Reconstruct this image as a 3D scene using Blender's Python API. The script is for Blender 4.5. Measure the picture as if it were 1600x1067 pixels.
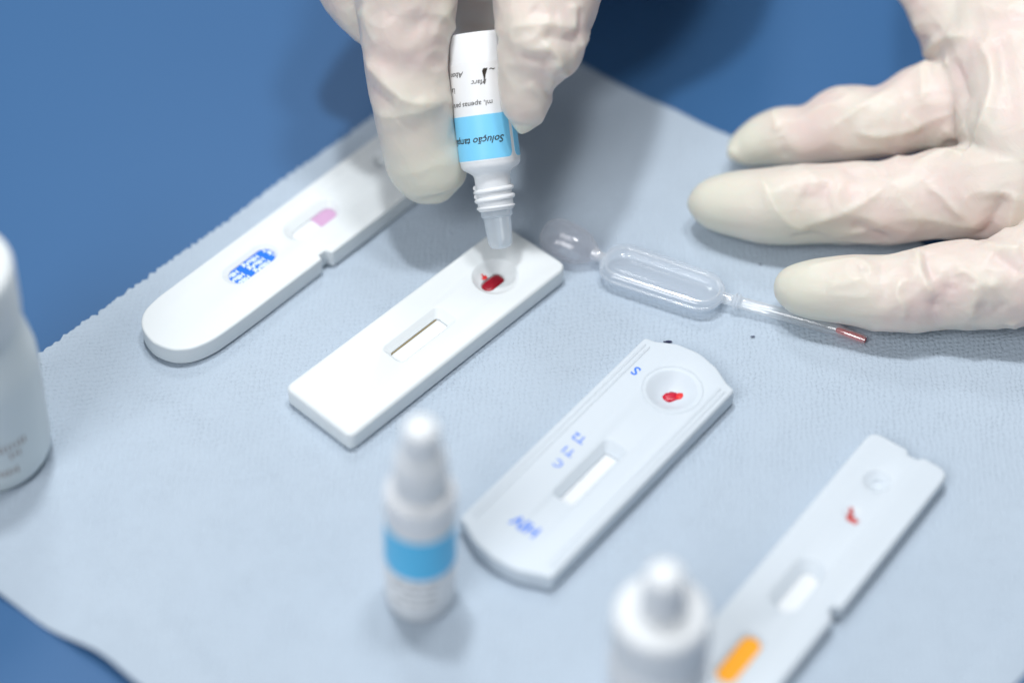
import bpy, bmesh, math, random
import numpy as np
from mathutils import Vector, Matrix, noise
from mathutils.bvhtree import BVHTree
from mathutils.geometry import tessellate_polygon

for o in list(bpy.data.objects): bpy.data.objects.remove(o)
SC = bpy.context.scene; COL = SC.collection
S = 0.001                                            # the script thinks in millimetres

# ------------------------------------------------------------------ camera
ELEV, FPX, DIST = math.radians(48.5), 3500.0, 511.0
fwd = Vector((0, math.cos(ELEV), -math.sin(ELEV))); CAMP = -DIST*fwd
rgt = Vector((1, 0, 0)); upv = rgt.cross(fwd)
cd = bpy.data.cameras.new('camera'); cam = bpy.data.objects.new('camera', cd); COL.objects.link(cam)
cam.location = CAMP*S; cam.rotation_euler = (math.pi/2-ELEV, 0, 0)
cd.sensor_width = 36; cd.lens = FPX/1600*36; cd.clip_start = .01; cd.clip_end = 20
cd.dof.use_dof = True; cd.dof.focus_distance = .506; cd.dof.aperture_fstop = 3.5
SC.camera = cam
# ------------------------------------------------------------------ light
w = bpy.data.worlds.new('World'); SC.world = w; w.use_nodes = True
w.node_tree.nodes['Background'].inputs[0].default_value = (.86, .93, 1, 1)
w.node_tree.nodes['Background'].inputs[1].default_value = .21
def lamp(name, d, size, power, col, dist=2.2, aim=(0, 0, 0)):
    L = bpy.data.lights.new(name, 'AREA'); L.shape = 'SQUARE'; L.size = size; L.energy = power; L.color = col
    o = bpy.data.objects.new(name, L); COL.objects.link(o)
    d = Vector(d).normalized(); o.location = Vector(aim)*S + d*dist
    o.rotation_euler = (-d).to_track_quat('-Z', 'Y').to_euler()
lamp('overhead_lamp', (.15, .10, 1), .13, 3.0, (.99, .99, 1), 1.05, (0, 20, 20))
lamp('overhead_lamp', (-.10, .12, 1), .055, 3.1, (.97, .985, 1), .85, (0, 20, 20))
lamp('ceiling_lamp', (-.10, .75, 1), .40, 9.0, (.94, .975, 1), 2.6)
lamp('ceiling_lamp', (-.55, -.75, 1), 1.1, 31, (.98, .985, 1), 2.6)
SC.view_settings.view_transform = 'Standard'; SC.view_settings.look = 'None'
SC.view_settings.exposure = .08; SC.view_settings.gamma = 1
SC.render.engine = 'CYCLES'

# ------------------------------------------------------------------ helpers
def at(px, py, z):                                   # point (mm) of the picture ray at height z
    d = fwd + rgt*((px-800)/FPX) + upv*((533.5-py)/FPX)
    return CAMP + d*((z-CAMP.z)/d.z)
def pxmm(p): return (p-CAMP).dot(fwd)/FPX            # millimetres per pixel at p
def tag(o, label=None, cat=None, group=None, kind=None):
    for k, v in (('label', label), ('category', cat), ('group', group), ('kind', kind)):
        if v: o[k] = v
    return o
def link(name, me, mat=None, parent=None):
    o = bpy.data.objects.new(name, me); COL.objects.link(o)
    if mat: me.materials.append(mat)
    if parent: o.parent = parent
    return o
def empty(name, loc, rot=None):
    o = bpy.data.objects.new(name, None); COL.objects.link(o); o.empty_display_size = .01
    o.location = Vector(loc)*S
    if rot: o.rotation_euler = rot
    return o
def mesh(name, V, Fc, ang=35):
    me = bpy.data.meshes.new(name); me.from_pydata([tuple(Vector(v)*S) for v in V], [], Fc)
    bm = bmesh.new(); bm.from_mesh(me); bmesh.ops.recalc_face_normals(bm, faces=bm.faces); bm.to_mesh(me); bm.free()
    me.polygons.foreach_set('use_smooth', [True]*len(me.polygons))
    me.set_sharp_from_angle(angle=math.radians(ang))
    return me
def lathe(name, prof, n=64, ang=40, caps=(True, True)):
    V, Fc = [], []
    for r, z in prof:
        for i in range(n):
            a = 2*math.pi*i/n; V.append((r*math.cos(a), r*math.sin(a), z))
    for k in range(len(prof)-1):
        for i in range(n):
            j = (i+1) % n; Fc.append((k*n+i, k*n+j, (k+1)*n+j, (k+1)*n+i))
    if caps[0]: Fc.append(tuple(range(n-1, -1, -1)))
    if caps[1]: Fc.append(tuple((len(prof)-1)*n+i for i in range(n)))
    return mesh(name, V, Fc, ang)
def catmull(P, n):
    P = [np.array(p, float) for p in P]; P = [2*P[0]-P[1]]+P+[2*P[-1]-P[-2]]; out = []
    for i in range(1, len(P)-2):
        for k in range(n):
            t = k/n; a, b, c, d = P[i-1:i+3]
            out.append(.5*((2*b)+(-a+c)*t+(2*a-5*b+4*c-d)*t*t+(-a+3*b-3*c+d)*t**3))
    out.append(P[-2]); return out
def tube(V, Fc, pts, n=28, sub=6, flat=1.0, upd=(0, 0, 1), sq=2.0):
    """pts: (x,y,z,r) -> a closed tapered tube appended to V, Fc; flat squeezes it along upd"""
    Q = catmull(pts, sub) if sub > 1 else [np.array(p, float) for p in pts]
    base = len(V); up0 = Vector(upd)
    for k, q in enumerate(Q):
        a = Q[max(k-1, 0)][:3]; b = Q[min(k+1, len(Q)-1)][:3]
        t = Vector(b-a).normalized(); s = t.cross(up0).normalized(); u = s.cross(t)
        r = max(q[3], .05)
        for i in range(n):
            th = 2*math.pi*i/n; c_, s_ = math.cos(th), math.sin(th); g = (abs(c_)**sq+abs(s_)**sq)**(-1/sq)
            V.append(Vector(q[:3]) + s*(r*g*c_) + u*(r*flat*g*s_))
    for k in range(len(Q)-1):
        for i in range(n):
            j = (i+1) % n
            Fc.append((base+k*n+i, base+k*n+j, base+(k+1)*n+j, base+(k+1)*n+i))
    Fc.append(tuple(base+i for i in range(n-1, -1, -1)))
    Fc.append(tuple(base+(len(Q)-1)*n+i for i in range(n)))
def text_data(body, size, shear=0, bold=0):
    cu = bpy.data.curves.new('t', 'FONT'); cu.body = body; cu.size = size; cu.shear = shear; cu.offset = bold
    cu.align_x = 'CENTER'; cu.align_y = 'CENTER'; cu.resolution_u = 3
    o = bpy.data.objects.new('t', cu); COL.objects.link(o)
    dg = bpy.context.evaluated_depsgraph_get(); me = bpy.data.meshes.new_from_object(o.evaluated_get(dg))
    V = [v.co.copy() for v in me.vertices]; Fc = [tuple(p.vertices) for p in me.polygons]
    bpy.data.objects.remove(o); bpy.data.curves.remove(cu); bpy.data.meshes.remove(me)
    return V, Fc
def rrect(cx, cy, lx, ly, r, n=12):                   # 4n points
    r = min(r, lx/2-1e-3, ly/2-1e-3); out = []
    for q, (sx, sy) in enumerate(((1, 1), (-1, 1), (-1, -1), (1, -1))):
        for k in range(n):
            a = math.pi/2*(q+k/(n-1)*.999)
            out.append((cx+sx*(lx/2-r)+r*math.cos(a), cy+sy*(ly/2-r)+r*math.sin(a)))
    return out
def round_poly(P, n=7):                              # (x,y,r) corners -> rounded loop
    out = []
    for i, (x, y, r) in enumerate(P):
        p = Vector((x, y)); a = Vector(P[i-1][:2]); b = Vector(P[(i+1) % len(P)][:2])
        if r < .05: out.append((x, y)); continue
        u = (a-p).normalized(); v = (b-p).normalized(); h = u.angle(v)/2
        d = min(r/math.tan(h), (a-p).length*.49, (b-p).length*.49)
        q0, q1 = p+u*d, p+v*d
        for k in range(n):
            t = k/(n-1); out.append(tuple(q0*(1-t)**2+p*2*t*(1-t)+q1*t*t))
    return out
def inset(loop, d):
    n = len(loop); out = []
    for i in range(n):
        a, p, b = Vector(loop[i-1]), Vector(loop[i]), Vector(loop[(i+1) % n])
        e1 = (p-a); e2 = (b-p)
        if e1.length < 1e-6: e1 = e2
        if e2.length < 1e-6: e2 = e1
        e1 = e1.normalized(); e2 = e2.normalized(); nn = Vector((-(e1.y+e2.y), e1.x+e2.x))
        if nn.length < 1e-6: nn = Vector((-e1.y, e1.x))
        nn.normalize(); k = 1/max(.6, nn.dot(Vector((-e1.y, e1.x))))
        out.append(tuple(p+nn*d*k))
    return out

# ------------------------------------------------------------------ materials
def mat(name, col, rough=.5, spec=.5, sss=0, sssr=(1, .6, .5), scale=.002, coat=0, trans=0, ior=1.45):
    m = bpy.data.materials.new(name); m.use_nodes = True; b = m.node_tree.nodes['Principled BSDF']
    b.inputs['Base Color'].default_value = (*col, 1); b.inputs['Roughness'].default_value = rough
    b.inputs['Specular IOR Level'].default_value = spec; b.inputs['IOR'].default_value = ior
    b.inputs['Subsurface Weight'].default_value = sss; b.inputs['Subsurface Radius'].default_value = sssr
    b.inputs['Subsurface Scale'].default_value = scale; b.inputs['Coat Weight'].default_value = coat
    b.inputs['Transmission Weight'].default_value = trans
    return m
def nodes(m): return m.node_tree.nodes, m.node_tree.links, m.node_tree.nodes['Principled BSDF']
def add_noise(m, amount=.05, scale=80, bump=0, bscale=800, dist=.0001, detail=4):
    N, Lk, b = nodes(m); tc = N.new('ShaderNodeTexCoord')
    c = b.inputs['Base Color'].default_value[:]
    nz = N.new('ShaderNodeTexNoise'); nz.inputs['Scale'].default_value = scale; nz.inputs['Detail'].default_value = detail
    Lk.new(tc.outputs['Object'], nz.inputs['Vector'])
    mx = N.new('ShaderNodeMix'); mx.data_type = 'RGBA'
    mx.inputs[6].default_value = (*[x*(1-amount) for x in c[:3]], 1); mx.inputs[7].default_value = (*[min(1, x*(1+amount)) for x in c[:3]], 1)
    Lk.new(nz.outputs[0], mx.inputs[0]); Lk.new(mx.outputs[2], b.inputs['Base Color'])
    if bump:
        n2 = N.new('ShaderNodeTexNoise'); n2.inputs['Scale'].default_value = bscale; n2.inputs['Detail'].default_value = 3
        Lk.new(tc.outputs['Object'], n2.inputs['Vector'])
        bp = N.new('ShaderNodeBump'); bp.inputs['Strength'].default_value = bump; bp.inputs['Distance'].default_value = dist
        Lk.new(n2.outputs[0], bp.inputs['Height']); Lk.new(bp.outputs[0], b.inputs['Normal'])
    return m
M = {}
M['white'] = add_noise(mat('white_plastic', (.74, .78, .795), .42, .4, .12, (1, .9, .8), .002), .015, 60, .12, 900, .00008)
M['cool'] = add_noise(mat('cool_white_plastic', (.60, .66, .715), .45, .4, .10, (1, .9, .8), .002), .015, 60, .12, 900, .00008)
M['strip'] = add_noise(mat('nitrocellulose_strip', (.74, .77, .79), .85, .2), .05, 1500)
M['pinkstrip'] = mat('pink_strip', (.58, .36, .55), .8, .2)
M['bluelabel'] = mat('blue_print', (.015, .17, .80), .55, .3)
M['whiteprint'] = mat('white_print', (.80, .90, 1.0), .6, .3)
M['blueink'] = mat('blue_ink', (.05, .20, .80), .6, .3)
M['orange'] = mat('orange_strip', (.95, .40, .02), .6, .3)
M['blood'] = add_noise(mat('blood', (.32, .002, .016), .32, .45), .6, 2500)
M['bloodthin'] = mat('thin_blood', (.70, .025, .025), .4, .4)
M['smear'] = add_noise(mat('dried_blood_smear', (.52, .05, .04), .6, .2), .35, 1200)
M['bottle'] = mat('bottle_plastic', (.80, .82, .84), .38, .45, .25, (1, .95, .9), .003)
M['label'] = mat('label_paper', (.84, .85, .86), .45, .4)
M['labelgrey'] = mat('printed_grey', (.52, .53, .54), .6, .3)
M['cyan'] = mat('cyan_band', (.22, .64, .93), .40, .4)
M['cyan2'] = mat('deep_cyan_band', (.11, .56, .90), .42, .4)
M['bloodwet'] = add_noise(mat('wet_blood', (.50, .006, .03), .3, .45), .4, 1800)
M['black'] = mat('black_ink', (.035, .028, .022), .6, .3)
M['brown'] = mat('brown_ink', (.36, .30, .27), .7, .2)
M['cap'] = mat('cap_plastic', (.80, .83, .85), .35, .5, .15, (1, .95, .9), .002)
M['milky'] = mat('milky_plastic', (.72, .78, .79), .40, .4, .4, (1, .95, .9), .006)
def clear(name, milk, tint, dcol=(.8, .85, .9), edge=.55, gloss=.09):
    m = bpy.data.materials.new(name); m.use_nodes = True; N = m.node_tree.nodes; Lk = m.node_tree.links; N.clear()
    out = N.new('ShaderNodeOutputMaterial'); tr = N.new('ShaderNodeBsdfTransparent'); tr.inputs[0].default_value = (*tint, 1)
    gl = N.new('ShaderNodeBsdfGlossy'); gl.inputs['Roughness'].default_value = .12; gl.inputs[0].default_value = (1, 1, 1, 1)
    df = N.new('ShaderNodeBsdfDiffuse'); df.inputs[0].default_value = (*dcol, 1)
    lw = N.new('ShaderNodeLayerWeight'); lw.inputs[0].default_value = .5
    pw = N.new('ShaderNodeMath'); pw.operation = 'POWER'; pw.inputs[1].default_value = 2.2; Lk.new(lw.outputs['Facing'], pw.inputs[0])
    mr = N.new('ShaderNodeMapRange'); mr.inputs[3].default_value = milk; mr.inputs[4].default_value = edge; Lk.new(pw.outputs[0], mr.inputs[0])
    tl = N.new('ShaderNodeBsdfTranslucent'); tl.inputs[0].default_value = (*dcol, 1)
    dt = N.new('ShaderNodeMixShader'); dt.inputs[0].default_value = .35; Lk.new(df.outputs[0], dt.inputs[1]); Lk.new(tl.outputs[0], dt.inputs[2])
    a = N.new('ShaderNodeMixShader'); Lk.new(mr.outputs[0], a.inputs[0]); Lk.new(tr.outputs[0], a.inputs[1]); Lk.new(dt.outputs[0], a.inputs[2])
    c = N.new('ShaderNodeMixShader'); c.inputs[0].default_value = gloss; Lk.new(a.outputs[0], c.inputs[1]); Lk.new(gl.outputs[0], c.inputs[2])
    Lk.new(c.outputs[0], out.inputs[0]); return m
M['clear'] = clear('clear_plastic', .34, (1, 1, 1), (.72, .79, .87), .75, .06)
M['rim'] = clear('rim_plastic', .38, (1, 1, 1), (.92, .95, .98), .9, .16)
M['stem'] = clear('stem_plastic', .20, (1, 1, 1), (.9, .93, .97), .85, .14)
M['bulb'] = clear('bulb_plastic', .12, (.96, .95, .96), (.82, .83, .86), .55, .045)

M['capm'] = mat('milky_cap', (.76, .80, .81), .4, .4, .2, (1, .95, .9), .003)
M['nozzle'] = clear('nozzle_plastic', .42, (.95, .97, .98), (.80, .85, .90), .75, .08)
# table: satin blue, faint mottling and scratches
m = mat('blue_table', (.035, .125, .335), .42, .35); M['table'] = m
N, Lk, b = nodes(m); tc = N.new('ShaderNodeTexCoord')
n1 = N.new('ShaderNodeTexNoise'); n1.inputs['Scale'].default_value = 7; n1.inputs['Detail'].default_value = 8
n2 = N.new('ShaderNodeTexNoise'); n2.inputs['Scale'].default_value = 900; n2.inputs['Detail'].default_value = 2
for n_ in (n1, n2): Lk.new(tc.outputs['Object'], n_.inputs['Vector'])
mx = N.new('ShaderNodeMix'); mx.data_type = 'RGBA'; mx.inputs[6].default_value = (.033, .112, .262, 1); mx.inputs[7].default_value = (.045, .136, .300, 1)
Lk.new(n1.outputs[0], mx.inputs[0]); Lk.new(mx.outputs[2], b.inputs['Base Color'])
bp = N.new('ShaderNodeBump'); bp.inputs['Strength'].default_value = .15; bp.inputs['Distance'].default_value = .0001
Lk.new(n2.outputs[0], bp.inputs['Height']); Lk.new(bp.outputs[0], b.inputs['Normal'])

# paper: pale blue-grey crepe with an embossed dot pattern (object space of the sheet, u along the torn edge)
m = mat('paper', (.50, .585, .67), .85, .15); M['paper'] = m
N, Lk, b = nodes(m); tc = N.new('ShaderNodeTexCoord'); mp = N.new('ShaderNodeMapping')
mp.inputs['Rotation'].default_value = (0, 0, math.radians(-48.5)); Lk.new(tc.outputs['Object'], mp.inputs['Vector'])
wn = N.new('ShaderNodeTexNoise'); wn.inputs['Scale'].default_value = 260; wn.inputs['Detail'].default_value = 2; Lk.new(mp.outputs[0], wn.inputs['Vector'])
wa = N.new('ShaderNodeVectorMath'); wa.operation = 'MULTIPLY_ADD'; wa.inputs[1].default_value = (.0025, .0025, 0); Lk.new(wn.outputs['Color'], wa.inputs[0]); Lk.new(mp.outputs[0], wa.inputs[2])
sp = N.new('ShaderNodeSeparateXYZ'); Lk.new(wa.outputs[0], sp.inputs[0])
def mth(op, a, b_=None):
    n_ = N.new('ShaderNodeMath'); n_.operation = op
    for q, v in enumerate((a, b_)):
        if v is None: continue
        if isinstance(v, (int, float)): n_.inputs[q].default_value = v
        else: Lk.new(v, n_.inputs[q])
    return n_.outputs[0]
dot = mth('MULTIPLY', mth('SINE', mth('MULTIPLY', sp.outputs[0], 2*math.pi/.0021)), mth('SINE', mth('MULTIPLY', sp.outputs[1], 2*math.pi/.0016)))
wv = N.new('ShaderNodeTexNoise'); wv.inputs['Scale'].default_value = 130; wv.inputs['Detail'].default_value = 2; Lk.new(mp.outputs[0], wv.inputs['Vector'])
dot = mth('MULTIPLY', mth('MULTIPLY', mth('MAXIMUM', dot, -.15), wv.outputs[0]), .75)
fb = N.new('ShaderNodeTexNoise'); fb.inputs['Scale'].default_value = 1000; fb.inputs['Detail'].default_value = 6; fb.inputs['Roughness'].default_value = .62; Lk.new(mp.outputs[0], fb.inputs['Vector'])
lg = N.new('ShaderNodeTexNoise'); lg.inputs['Scale'].default_value = 22; lg.inputs['Detail'].default_value = 3; Lk.new(mp.outputs[0], lg.inputs['Vector'])
ad = N.new('ShaderNodeMath'); ad.operation = 'MULTIPLY_ADD'; ad.inputs[1].default_value = 1.0; Lk.new(fb.outputs[0], ad.inputs[0]); Lk.new(dot, ad.inputs[2])
bp = N.new('ShaderNodeBump'); bp.inputs['Strength'].default_value = .75; bp.inputs['Distance'].default_value = .00045
Lk.new(ad.outputs[0], bp.inputs['Height']); Lk.new(bp.outputs[0], b.inputs['Normal'])
mx = N.new('ShaderNodeMix'); mx.data_type = 'RGBA'; mx.inputs[6].default_value = (.425, .505, .595, 1); mx.inputs[7].default_value = (.475, .555, .64, 1)
Lk.new(lg.outputs[0], mx.inputs[0]); Lk.new(mx.outputs[2], b.inputs['Base Color'])

# glove latex: skin shows through where the rubber lies on it (attribute 'skin')
m = mat('latex', (.7, .66, .58), .40, .4, .55, (1, .55, .40), .0045); M['latex'] = m
N, Lk, b = nodes(m); tc = N.new('ShaderNodeTexCoord'); at_ = N.new('ShaderNodeAttribute'); at_.attribute_name = 'skin'
nz = N.new('ShaderNodeTexNoise'); nz.inputs['Scale'].default_value = 70; nz.inputs['Detail'].default_value = 3; Lk.new(tc.outputs['Object'], nz.inputs['Vector'])
mr = N.new('ShaderNodeMapRange'); mr.inputs[1].default_value = .35; mr.inputs[2].default_value = .68; mr.inputs[3].default_value = .5; mr.inputs[4].default_value = 1.1; Lk.new(nz.outputs[0], mr.inputs[0])
mu = N.new('ShaderNodeMath'); mu.operation = 'MULTIPLY'; Lk.new(at_.outputs['Fac'], mu.inputs[0]); Lk.new(mr.outputs[0], mu.inputs[1])
mx = N.new('ShaderNodeMix'); mx.data_type = 'RGBA'; mx.inputs[6].default_value = (.66, .65, .56, 1); mx.inputs[7].default_value = (.735, .60, .56, 1)
Lk.new(mu.outputs[0], mx.inputs[0]); Lk.new(mx.outputs[2], b.inputs['Base Color'])
n2 = N.new('ShaderNodeTexNoise'); n2.inputs['Scale'].default_value = 170; n2.inputs['Detail'].default_value = 3; n2.inputs['Distortion'].default_value = 1.2; Lk.new(tc.outputs['Object'], n2.inputs['Vector'])
bp = N.new('ShaderNodeBump'); bp.inputs['Strength'].default_value = .16; bp.inputs['Distance'].default_value = .0012
n3 = N.new('ShaderNodeTexNoise'); n3.noise_type = 'RIDGED_MULTIFRACTAL'; n3.inputs['Scale'].default_value = 55; n3.inputs['Detail'].default_value = 1.5; n3.inputs['Distortion'].default_value = .6; Lk.new(tc.outputs['Object'], n3.inputs['Vector'])
b2 = N.new('ShaderNodeBump'); b2.inputs['Strength'].default_value = .12; b2.inputs['Distance'].default_value = .0009
m3 = N.new('ShaderNodeMath'); m3.operation = 'MULTIPLY'; Lk.new(n3.outputs[0], m3.inputs[0]); Lk.new(at_.outputs['Fac'], m3.inputs[1])
Lk.new(n2.outputs[0], bp.inputs['Height']); Lk.new(m3.outputs[0], b2.inputs['Height']); Lk.new(bp.outputs[0], b2.inputs['Normal']); Lk.new(b2.outputs[0], b.inputs['Normal'])

# ------------------------------------------------------------------ table and paper
bm = bmesh.new(); bmesh.ops.create_cube(bm, size=1)
for v in bm.verts: v.co = Vector((v.co.x*1.5, v.co.y*.95+.12, (v.co.z-.5)*.025))
me = bpy.data.meshes.new('table_top'); bm.to_mesh(me); bm.free()
tag(link('table_top', me, M['table']), 'matt blue table top under the paper towel', kind='structure')

PL, PT, PR, PB = (Vector(p) for p in ((-140.7, -40.6), (-.8, 111.4), (163.5, -25.4), (23.2, -176.)))
rng = random.Random(4)
def seg_d(p, a, b):
    ab = b-a; t = max(0, min(1, (p-a).dot(ab)/ab.length_squared)); return (p-(a+ab*t)).length, t
CREASES = [([at(1075, 516, .5), at(1143, 455, .5), at(1203, 402, .5)], .22, 1.0),
           ([at(395, 1085, .5), at(500, 1000, .5), at(620, 915, .5)], .45, 3.0),
           ([at(870, 505, .5), at(800, 640, .5), at(560, 860, .5)], -.10, 4.0),
           ([at(60, 600, .5), at(250, 640, .5), at(430, 760, .5)], .30, 3.5), ([at(1180, 640, .5), at(1330, 620, .5), at(1560, 640, .5)], .30, 3.5),
           ([at(130, 870, .5), at(240, 960, .5), at(330, 1060, .5)], .40, 3.0), ([at(1000, 640, .5), at(1100, 760, .5), at(1010, 1000, .5)], .25, 3.5)]
def paper_z(p, u, v):                                # u along the torn edge, v away from it
    z = .42 + .24*(noise.noise(Vector((p.x/24, p.y/24, 1.3)))) + .07*noise.noise(Vector((p.x/8, p.y/8, 4)))
    for pts, h, wd in CREASES:
        d = min(seg_d(p, pts[i].to_2d(), pts[i+1].to_2d())[0] for i in range(len(pts)-1)); z += h*.8*math.exp(-(d/wd)**2)
    e = u*206                                        # mm from the lower-left edge (curls off the table)
    if e < 30: z += 2.4*((30-e)/30)**2*(.75+.45*math.sin(v*17+.6)+.25*math.sin(v*41))
    e = (1-u)*206                                    # upper right edge, lightly lifted
    if e < 22: z += 1.5*((22-e)/22)**2*(.8+.5*math.sin(v*14+2)+.3*math.sin(v*33))
    e = (1-v)*213
    if e < 9.5: z += .35*min(1, (9.5-e)/7)
    return max(z, .25)
nu, nv = 380, 160; V = []; Fc = []
teeth = [rng.uniform(.2, 1) for _ in range(400)]
for i in range(nu+1):
    u = i/nu
    wob = 1.1*noise.noise(Vector((u*9, 7, 0)))
    s_ = u*206/2.2+1.1*noise.noise(Vector((u*38, 2, 9)))+2; k = int(s_); fr = s_-k
    tooth = (abs(fr-.5)*2)**1.3*(.1+1.3*teeth[k]*teeth[k+1]) - .35 + .55*noise.noise(Vector((u*190, 1, 1))) + .3*noise.noise(Vector((u*420, 5, 1)))
    for j in range(nv+1):
        v = (j/nv)**1.15
        a = PL.lerp(PT, u); b_ = PB.lerp(PR, u); p = a.lerp(b_, v)
        wgt = math.exp(-v*213/2.2); dirv = (b_-a).normalized()
        p = p + dirv*((tooth+wob*.4)*wgt)
        for e, ed, ph in ((u*206, -1, 0.), ((1-u)*206, 1, 3.)):
            p = p + (PT-PL).normalized()*ed*(1.6*math.sin(v*11+ph)+.7*noise.noise(Vector((v*16, ph, 5))))*math.exp(-e/14)
        V.append(Vector((p.x, p.y, paper_z(p, u, v))))
for i in range(nu):
    for j in range(nv):
        a = i*(nv+1)+j; Fc.append((a, a+1, a+nv+2, a+nv+1))
n0 = len(V); V += [p-Vector((0, 0, .16)) for p in V]
Fc += [tuple(n0+k for k in reversed(f)) for f in list(Fc)]
rim = [i*(nv+1) for i in range(nu+1)] + [nu*(nv+1)+j for j in range(1, nv+1)] + [i*(nv+1)+nv for i in range(nu-1, -1, -1)] + [j for j in range(nv-1, 0, -1)]
for a, b_ in zip(rim, rim[1:]+rim[:1]): Fc.append((a, b_, n0+b_, n0+a))
paper = tag(link('paper_towel', mesh('paper_towel', V, Fc, 50), M['paper']), 'pale embossed paper towel with torn edge spread on the blue table', 'paper towel')
V, Fc = [], []                                       # the lower right border is folded back over the sheet
for i in range(121):
    u = i/120; a = PL.lerp(PT, u); b_ = PB.lerp(PR, u)
    for q in range(5):
        v = 1-(9.3+.5*math.sin(u*23))*(q/4)/213; p = a.lerp(b_, v); zz = paper_z(p, u, v)+.32+.55*math.sin(q/4*2.6)
        V.append((p.x, p.y, zz)); V.append((p.x, p.y, zz-.15))
for i in range(120):
    for q in range(4):
        k = (i*5+q)*2; Fc += [(k, k+2, k+12, k+10), (k+1, k+11, k+13, k+3)]
    k = i*10; Fc += [(k, k+10, k+11, k+1), (k+8, k+9, k+19, k+18)]
link('folded_border', mesh('folded_border', V, Fc, 50), M['paper'], paper)
for (px, py), r in (((1043, 534), .5), ((1176, 526), .3), ((1188, 413), .25)):
    c = at(px, py, .75); P = [(c.x+r*(1+.5*rng.uniform(-1, 1))*1.5*math.cos(k), c.y+r*rng.uniform(.3, 1)*math.sin(k), .80) for k in np.linspace(0, 6.283, 12)[:-1]]
    n = len(P); P2 = P + [(x, y, .70) for x, y, z in P]
    link('ink_speck', mesh('ink_speck', P2, [tuple(range(n)), tuple(range(2*n-1, n-1, -1))]+[(k, (k+1) % n, n+(k+1) % n, n+k) for k in range(n)]), M['speck'] if 'speck' in M else M.setdefault('speck', mat('navy_ink', (.02, .025, .07), .7, .2)), paper)

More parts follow.
